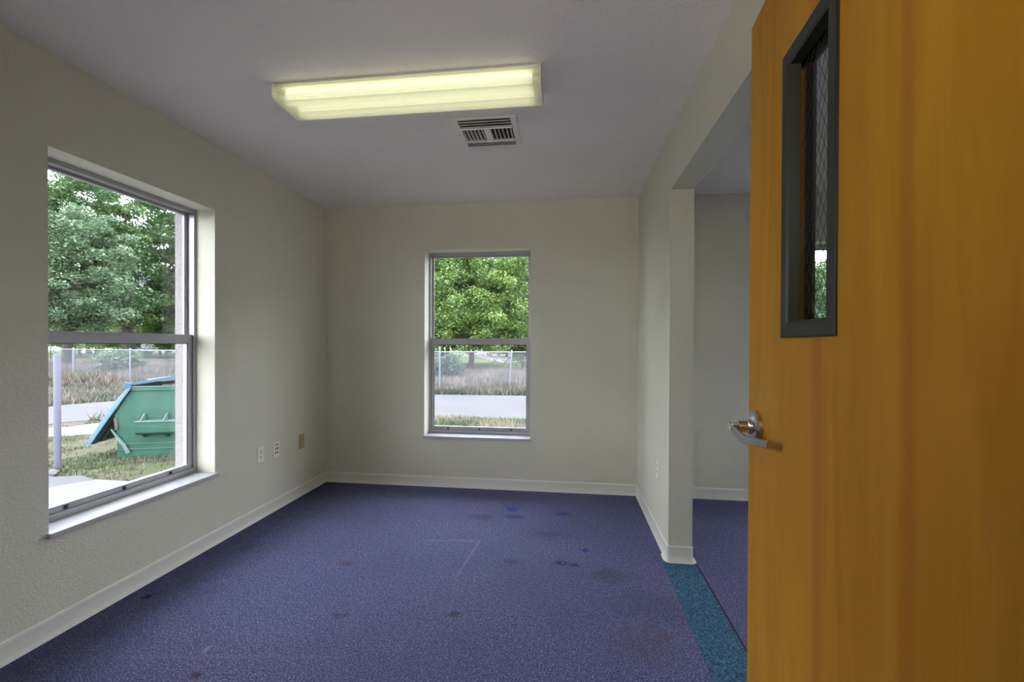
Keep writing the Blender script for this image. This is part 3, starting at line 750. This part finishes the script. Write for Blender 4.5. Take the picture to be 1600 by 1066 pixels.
def make_tree(name, height, crown_r, crown_base, mat, seed, nclump=210, per=130, leaf=.13, branches=9, clump=.85, trunk_r=.28, droop=0, skirt=0):
    rg = np.random.default_rng(seed); root = empty(name)
    mb = MB(); fork = crown_base*.9+.4
    lean = rg.uniform(-.4, .4, 2)
    top = Vector((lean[0], lean[1], height*.82))
    mid = Vector((lean[0]*.3, lean[1]*.3, fork))
    mb.tube([(0, 0, -.1), (0, 0, .25), mid*.5+Vector((.06, 0, 0)), mid, (mid+top)*.5+Vector((.3, -.2, 0)), top],
            [trunk_r*1.7, trunk_r*1.15, trunk_r, trunk_r*.9, trunk_r*.5, trunk_r*.08], 8)
    tips = []
    for i in range(branches):
        a = 2*math.pi*(i+rg.random()*.6)/branches; zz = fork+rg.random()*(height-fork)*.45
        base = mid.lerp(top, (zz-fork)/(height*.82-fork+1e-6)*.8); L = crown_r*rg.uniform(.7, 1.0)
        e = base+Vector((math.cos(a)*L, math.sin(a)*L, rg.uniform(.15, .6)*L-droop))
        m_ = base.lerp(e, .5)+Vector((0, 0, .12*L))
        mb.tube([base, m_, e], [trunk_r*.42, trunk_r*.25, trunk_r*.06], 6); tips += [m_, e]
        for j in range(3):
            q = m_.lerp(e, rg.random()); e2 = q+Vector(rg.normal(size=3))*L*.28; mb.tube([q, e2], [trunk_r*.13, trunk_r*.03], 5); tips.append(e2)
    mb.build('trunk', M['bark'], root, smooth=True)
    ch = (height-crown_base)/2
    d = rg.normal(size=(nclump, 3)); d /= np.linalg.norm(d, axis=1)[:, None]
    rad = rg.uniform(.45, 1.0, nclump)**.6*(1+.16*np.sin(3*np.arctan2(d[:, 1], d[:, 0])+seed)+.12*np.sin(5*d[:, 2]+seed))
    cs = d*rad[:, None]*np.array([crown_r, crown_r, ch])*.93+np.array([lean[0]*.6, lean[1]*.6, crown_base+ch])
    cs[:, 2] = np.maximum(cs[:, 2], crown_base*.75)
    cs = np.vstack([cs, np.array([tuple(t) for t in tips])])
    if skirt:
        a_ = rg.uniform(0, 2*np.pi, skirt); q_ = crown_r*rg.uniform(.45, 1.05, skirt)
        cs = np.vstack([cs, np.stack([np.cos(a_)*q_, np.sin(a_)*q_, rg.uniform(1.5, 3.6, skirt)], 1)])
    v, f_, tn = leaf_cloud(cs, rg.uniform(.55, 1.25, len(cs))*clump, per, leaf, seed+1)
    mesh_np('foliage', v, f_, mat, tn, root)['kind'] = 'stuff'
    return root
def place(t, x, y, label, rz=0, s=1.0, sz=None, group=None, cat='tree'):
    t.location = (x, y, G); t.rotation_euler = (0, 0, rz); t.scale = (s, s, sz or s); tag(t, label, cat, group); return t
oak = make_tree('oak_tree', 15.5, 7.4, 2.6, M['leaf_oak'], 11, 420, 200, .12, 11, 1.0, .42)
place(oak, -38.9, 34.6, 'tall spreading green tree behind the fence, its crown filling the right of the left window', .4, 1.12)
pale = make_tree('pale_tree', 12.2, 4.3, 2.2, M['leaf_pale'], 23, 330, 200, .10, 9, .8, .30)
place(pale, -34.6, 26.4, 'grey-green rounded tree at the left side of the left window', 1.0, .95)
oak2 = copy_tree(oak); place(oak2, -39.5, 41.5, 'third trunk from the left behind the fence, its crown merging into the tall green tree', 2.6, .92)
low = make_tree('dark_tree', 9.5, 5.0, .9, M['leaf_dark'], 31, 240, 150, .14, 8, 1.0, .30)
bush = make_tree('bushy_tree', 11.5, 5.2, 1.1, M['leaf_lime'], 41, 520, 200, .085, 12, .8, .20, 1.0, 130)
place(bush, -6.9, 31.0, 'large bushy tree with drooping branches filling the far window')
t = copy_tree(oak); place(t, -14.5, 36, 'green tree behind the bushy tree, at the left edge of the far window', 4.0, .85)
t = copy_tree(bush); place(t, -10.8, 37.5, 'yellow-green tree filling the gap behind the large bushy tree', 2.1, 1.15)
t = copy_tree(pale); place(t, -3.2, 42, 'grey-green tree with an open crown at the right edge of the far window', 2.0, 1.05)
place(low, -4.2, 58, 'dark tree behind the right side of the far window', .3, 1.15)  # foliage in the dark leaf colour
FAR = [(bush, -52, 46, .8), (bush, -60, 49, .85), (bush, -66, 52, .9), (bush, -55, 54, .85), (bush, -62, 60, .9), (bush, -74, 64, 1.0), (bush, -48, 50, .8), (bush, -22, 60, .9), (bush, -9, 66, .8), (low, -66, 62, .9), (low, -60, 68, 1.0), (low, -74, 57, 1.0), (oak, -56, 52, .75), (low, -82, 66, 1.1), (low, -70, 74, 1.0), (low, -20, 72, 1.1),
       (low, -12, 84, 1.2), (low, -28, 66, 1.0), (low, 2, 78, 1.2), (oak, -24, 50, .8)]
for src, x, y, s in FAR:
    t = copy_tree(src); place(t, x, y, 'distant tree in the treeline across the field', random.uniform(0, 6), s, None, 'distant trees across the field')
SECOND = [(pale, 12.2, 25.5, .52, 'small grey-green tree seen through the glass of the door'), (bush, 15.6, 27.5, .58, 'yellow-green bushy tree behind the small tree, through the door glass'),
          (low, 17.5, 36, .8, 'dark tree at the back, through the door glass'), (low, 10.5, 35, .72, 'dark tree to the side of the small tree, through the door glass')]
SECOND += [(oak, 24, 28, .8, 'tall green tree added beyond the second room, mirrored in the left window'), (oak, 34, 22, .8, 'unseen tall green tree added to the side of the second room'),
           (bush, 29, 38, 1.0, 'unseen yellow-green bushy tree added behind the tall green tree'), (low, 40, 30, 1.0, 'unseen dark tree added furthest to the side of the second room')]  # out-of-view trees added for the light and the left window's reflection
for src, x, y, s, lb in SECOND:
    t = copy_tree(src); place(t, x, y, lb, random.uniform(0, 6), s)

def shrub(name, x, y, r, h, mat, seed, label, n=40, per=110, leaf=.06):
    rg = np.random.default_rng(seed); root = empty(name, (x, y, G)); tag(root, label, 'shrub')
    cs = rg.normal(size=(n, 3)); cs /= np.linalg.norm(cs, axis=1)[:, None]; cs *= rg.random((n, 1))**.5
    cs = cs*np.array([r, r, h/2])*.8+np.array([0, 0, h*.5])
    v, f_, tn = leaf_cloud(cs, np.full(n, r*.4), per, leaf, seed)
    v[:, 2] = np.maximum(v[:, 2], 0.01)
    mesh_np('foliage', v, f_, mat, tn, root)['kind'] = 'stuff'
    mb = MB()
    for i in range(7):
        a = rg.uniform(0, 6.28); mb.tube([(0, 0, -.02), (math.cos(a)*r*.3, math.sin(a)*r*.3, h*.4), (math.cos(a)*r*.6, math.sin(a)*r*.6, h*.75)], [.03, .02, .006], 5)
    mb.build('stems', M['bark'], root); return root
shrub('shrub', -5.9, 21.2, 1.1, 1.45, M['leaf_dark'], 51, 'dark shrub behind the fence post at the left of the far window', 60)
shrub('shrub', -6.75, 23.4, .7, 1.2, M['leaf_lime'], 52, 'small yellow-green shrub peeking beside the dark shrub')
shrub('shrub', -3.3, 33.5, 1.0, 2.9, M['leaf_lime'], 53, 'bright lime shrub at the right edge of the far window', 60)
shrub('shrub', -30.5, 20.5, 1.3, 2.0, M['leaf_pale'], 54, 'grey-green shrub at the fence, left edge of the left window', 60, 120, .08)
shrub('shrub', -25.0, 21.6, 1.3, 1.6, M['leaf_oak'], 55, 'low green shrub below the first tree trunk', 50, 110, .07)
shrub('shrub', -16.8, 19.0, 1.1, 1.7, M['leaf_oak'], 56, 'low green shrub behind the fence beside the window jamb', 50, 110, .06)

# ------------------------------------------------------------------ chain-link fence
FH = 1.52
FP = [(-31, 18.6), (-22.9, 17.75), (-18.93, 16.9), (-16.0, 16.45), (-10.2, 16.45), (-4.99, 16.9), (-2.3, 17.7), (.6, 18.5), (4.5, 19.0), (9, 19.3), (14, 19.6), (19, 19.8)]
fence = empty('chain_link_fence', (FP[0][0], FP[0][1], G)); tag(fence, 'galvanised chain-link fence running along the far side of the road', 'fence')
F0 = Vector((FP[0][0], FP[0][1], G))
loc = lambda x, y, z: (x-F0.x, y-F0.y, z-F0.z)
for i, (x, y) in enumerate(FP):
    top = (x+(.10 if i == 6 else 0), y, G+FH+.09+(.12 if i == 5 else 0))
    MB().tube([loc(x, y, G-.05), loc(*top)], .034, 10).tube([loc(top[0], top[1], top[2]-.01), loc(top[0], top[1], top[2]+.02)], [.042, .02], 10).build('post', M['galv'], fence, smooth=True)
for i in range(len(FP)-1):
    (x0, y0), (x1, y1) = FP[i], FP[i+1]
    MB().tube([loc(x0, y0, G+FH+.03), loc(x1, y1, G+FH+.03)], .023, 8).build('rail', M['galv'], fence)
    L = math.hypot(x1-x0, y1-y0); ux, uy = (x1-x0)/L, (y1-y0)/L; mb = MB(); pit = .072; hh = FH-.03
    vs = []; fs = []
    for sgn in (1, -1):
        for t in np.arange(-hh, L+hh, pit):
            s0, s1 = (t, t+hh) if sgn > 0 else (t+hh, t)
            z0_, z1_ = .03, .03+hh
            def clip(sa, za, sb, zb, lim):
                return None
            a_, b_ = (s0, z0_), (s1, z1_)
            lo, hi = 0.0, 1.0
            ds = b_[0]-a_[0]
            for lim, sg in ((0, 1), (L, -1)):
                va = (a_[0]-lim)*sg; vb = (b_[0]-lim)*sg
                if va < 0 and vb < 0: lo, hi = 1, 0
                elif va < 0: lo = max(lo, va/(va-vb))
                elif vb < 0: hi = min(hi, va/(va-vb))
            if hi-lo < .01: continue
            P_ = [(a_[0]+ds*q, a_[1]+(b_[1]-a_[1])*q) for q in (lo, hi)]
            mb.tube([loc(x0+ux*s, y0+uy*s, G+z) for s, z in P_], .0038, 3, False)
    mb.build('wire_mesh', M['galv'], fence)['kind'] = 'stuff'
def fence2():
    pts = [(-56, 37), (-48, 37.4), (-41, 38), (-34.5, 38.8), (-29, 39.4), (-22, 40)]
    r = empty('wire_fence', (pts[0][0], pts[0][1], G)); tag(r, 'low wire fence with thin dark posts across the field', 'fence')
    L_ = lambda x, y, z: (x-pts[0][0], y-pts[0][1], z)
    for i in range(len(pts)-1):
        for j in range(3):
            q = j/3; x = pts[i][0]*(1-q)+pts[i+1][0]*q; y = pts[i][1]*(1-q)+pts[i+1][1]*q
            MB().tube([L_(x, y, 0), L_(x, y, 1.5)], .05, 6).build('post', M['bark'], r)
        for z in (.6, 1.0, 1.4):
            MB().tube([L_(*pts[i], z), L_(*pts[i+1], z)], .012, 4).build('wire', M['galv'], r)
fence2()
o = MB().tube([(-7.418, 5.539, G-.05), (-7.418, 5.539, G+1.675), (-7.418, 5.539, G+1.69)], [.040, .040, .034], 20).build('metal_post', M['post_steel'], smooth=True)
tag(o, 'lone galvanised metal post standing in the grass beside the dumpster', 'post')

# ------------------------------------------------------------------ dumpster
DU = empty('dumpster', (-7.142, 6.159, G), math.atan2(.32, .948)); tag(DU, 'green steel dumpster with teal plastic lids hanging open, on the grass', 'dumpster')
# local: x along the visible side, y away from the camera, z up
S13 = 1.3
pf = [(0, 0), (.0, .28), (-.04, .69), (.215, 1.14), (1.38, 1.16), (1.50, 1.16), (1.50, 0)]
DEP = 1.75
xz = lambda x, z, t: (x, t, z)
for y0, y1 in ((0, .035), (DEP-.035, DEP)):
    MB().prism(pf, xz, y0, y1).build('side_panel', M['bin_green'], DU, bevel=.006, seg=1)
b = MB()
def wallq(a, c, th=.03):
    (xa, za), (xb, zb) = a, c
    b.prism([(xa, za), (xb, zb), (xb+th, zb), (xa+th, za)], xz, .035, DEP-.035)
wallq(pf[0], pf[1]); wallq(pf[1], pf[2]); wallq((-.04, .69), (.10, .94)); 
b.box(0.03, 1.47, .035, DEP-.035, .05, .09); b.box(1.47, 1.50, .035, DEP-.035, 0, 1.16)
b.build('bin_shell', M['bin_green'], DU)
for y0 in (.036, DEP-.042): MB().box(.23, 1.46, y0, y0+.006, .1, 1.12).build('inner_lining', M['bin_red'], DU)
MB().box(.205, 1.50, -.022, .0, 1.085, 1.15).build('top_rim', M['bin_green'], DU, bevel=.006, seg=1)
MB().box(.205, 1.50, -.026, .03, 1.150, 1.163).build('rim_edge', M['bin_pale'], DU)
MB().box(0, 1.50, -.014, 0, .135, .150).box(0, 1.50, -.012, 0, .225, .236).build('rub_rail', M['bin_green'], DU)
MB().box(0, 1.50, -.016, -.013, .146, .151).box(0, 1.50, -.014, -.011, .232, .237).build('pale_edge', M['bin_pale'], DU)  # pale strips along the top edges of the rails
# fork pocket
pk = MB().prism([(0, .395), (0, .60), (-.16, .60), (-.16, .43), (-.13, .395)], lambda y, z, t: (t, y, z), .33, 1.42).build('fork_pocket', M['bin_green'], DU, bevel=.006, seg=1)
MB().box(.325, 1.425, -.170, .0, .600, .612).build('pale_edge', M['bin_pale'], pk)
for x in (.40, .72, 1.30):
    MB().prism([(0, .61), (0, .72), (-.03, .72), (-.15, .61)], lambda y, z, t: (t, y, z), x-.006, x+.006).build('gusset', M['bin_pale'], pk)
    MB().prism([(0, .33), (0, .395), (-.10, .395)], lambda y, z, t: (t, y, z), x-.02, x+.02).build('lower_gusset', M['bin_green'], pk)
# lid hanging over the sloped front: a ribbed sheet hinged at the top corner, sagging outwards
hin = Vector((.17, 0, 1.17)); tipv = Vector((-.42, 0, .225))
dirv = (tipv-hin); Ln = dirv.length; dirn = dirv.normalized(); nrm = Vector((-dirn.z, 0, dirn.x))
if nrm.x > 0: nrm = -nrm
def lid_pt(s, y, off): 
    sag = .006*math.sin(math.pi*s/Ln)
    v = hin+dirn*s+nrm*(off+sag); return (v.x, y, v.z)
vs = []; ny = 49; ns = 8
ys = [(-.04+(DEP/2+.02)*j/(ny-1)) for j in range(ny)]
for th in (0, -.012):
    for i in range(ns+1):
        for j, y in enumerate(ys):
            ph_ = (j % 12)/12; rib = .035 if 3 <= (j % 12) <= 8 else 0
            fade = min(1, (i/ns)*4, (1-i/ns)*6+.2)
            lip = -.05 if j in (0, ny-1) else 0
            vs.append(lid_pt(Ln*i/ns, y, th+rib*fade+lip))
n1 = (ns+1)*ny; q_ = lambda k_, i, j: k_*n1+i*ny+j
fs = []
for i in range(ns):
    for j in range(ny-1):
        fs.append((q_(0, i, j), q_(0, i, j+1), q_(0, i+1, j+1), q_(0, i+1, j))); fs.append((q_(1, i+1, j), q_(1, i+1, j+1), q_(1, i, j+1), q_(1, i, j)))
for i in range(ns):
    for j in (0, ny-1): fs.append((q_(0, i, j), q_(0, i+1, j), q_(1, i+1, j), q_(1, i, j)))
for j in range(ny-1):
    for i in (0, ns): fs.append((q_(0, i, j), q_(0, i, j+1), q_(1, i, j+1), q_(1, i, j)))
hl = mesh_obj('hanging_lid', vs, fs, M['lid_teal'], DU)
for yy in (.10, .27, .44, .61, .78):
    pb = [lid_pt(Ln*q, yy, -.020) for q in (.04, .35, .7, .97)]
    MB().tube(pb, .018, 6).build('lid_rib', M['lid_teal'], hl)
# propped rear lid, lifted over the rim: rises towards the back edge
MB().prism([(.16, 1.175), (.30, 1.200), (1.5, 1.375), (1.5, 1.395), (.9, 1.335), (.86, 1.352), (.80, 1.345), (.78, 1.318), (.46, 1.262), (.42, 1.272), (.36, 1.25), (.16, 1.20)],
           xz, -.03, DEP*.5).build('raised_lid', M['lid_teal'], DU)
MB().prism([(.42, 1.166), (1.28, 1.166), (1.36, 1.30), (.42, 1.20)], xz, .3, .34).build('lid_liner', M['bin_red'], DU)
MB().prism([(.10, 1.13), (.20, 1.13), (.24, 1.21), (.12, 1.23)], xz, -.035, -.005).build('hinge_bracket', M['lid_teal'], DU, bevel=.005, seg=1)
br = MB().prism([(-.035, .66), (.005, .66), (.02, .47), (-.02, .46)], xz, -.02, -.002).build('latch_bar', M['rust'], DU)
MB().prism([(-.07, .475), (-.055, .485), (.10, .275), (.125, .255), (.20, .10), (.145, .08), (.085, .215), (.045, .26)], xz, -.035, -.024).build('lock_arm', M['bin_pale'], DU)

# stone, scrap, cables, cars
def blob(name, loc_, r, mat, seed, sq=(1, .8, .5)):
    bm = bmesh.new(); bmesh.ops.create_icosphere(bm, subdivisions=2, radius=1); rr = random.Random(seed)
    for v in bm.verts: v.co = Vector((v.co.x*sq[0], v.co.y*sq[1], v.co.z*sq[2]))*r*rr.uniform(.8, 1.15)
    me = bpy.data.meshes.new(name); bm.to_mesh(me); bm.free(); me.materials.append(mat)
    o = bpy.data.objects.new(name, me); C.objects.link(o); o.location = loc_; return o
tag(blob('stone', (-7.08, 5.21, G+.045), .10, M['stone'], 1), 'small grey stone at the edge of the slab below the post', 'stone')
sc = blob('plastic_scrap', (-21.0, 17.75, G+.26), .22, M['litter'], 2, (.6, .4, 1.1)); tag(sc, 'crumpled white plastic scrap caught in the weeds by the fence', 'litter')
for z, lb in ((5.0, 'upper overhead cable crossing behind the far window'), (4.25, 'lower overhead cable crossing behind the far window')):
    o = MB().tube([(-6.5, 45, z), (0, 45, z-.05), (22, 45, z+.3)], .028, 5).build('overhead_cable', M['cable']); tag(o, lb, 'cable')
o = MB().tube([(22, 45.1, G), (22, 45.1, 9)], .15, 10).build('utility_pole', M['bark']); tag(o, 'wooden pole carrying the overhead cables', 'pole')

def car(x, y, rz, paint, label):
    r = empty('car', (x, y, G+.02), rz); tag(r, label, 'car')
    side = [(-2.2, .35), (-2.2, .85), (-1.35, .98), (-.75, 1.42), (.75, 1.42), (1.45, .98), (2.1, .88), (2.2, .35)]
    MB().prism(side, xz, -.85, .85).build('body', paint, r, bevel=.05, seg=2, smooth=True)
    for s in (-1, 1):
        MB().prism([(-1.2, 1.0), (-.7, 1.36), (-.05, 1.36), (-.05, 1.0)], xz, s*.855, s*.862).build('window', M['car_glass'], r)
        MB().prism([(.05, 1.0), (.05, 1.36), (.7, 1.36), (1.25, 1.0)], xz, s*.855, s*.862).build('window', M['car_glass'], r)
        for wx in (-1.35, 1.35):
            MB().lathe([(.33, 0), (.33, .2), (.2, .21)], (wx, s*.68, .33), (0, s, 0), 16).build('wheel', M['tyre'], r)
car(-77, 74.5, .6, M['car_grey'], 'distant grey car parked beyond the field, further left')
car(-76.5, 80, .7, M['car_dark'], 'distant dark blue car parked beyond the field, nearer the window jamb')
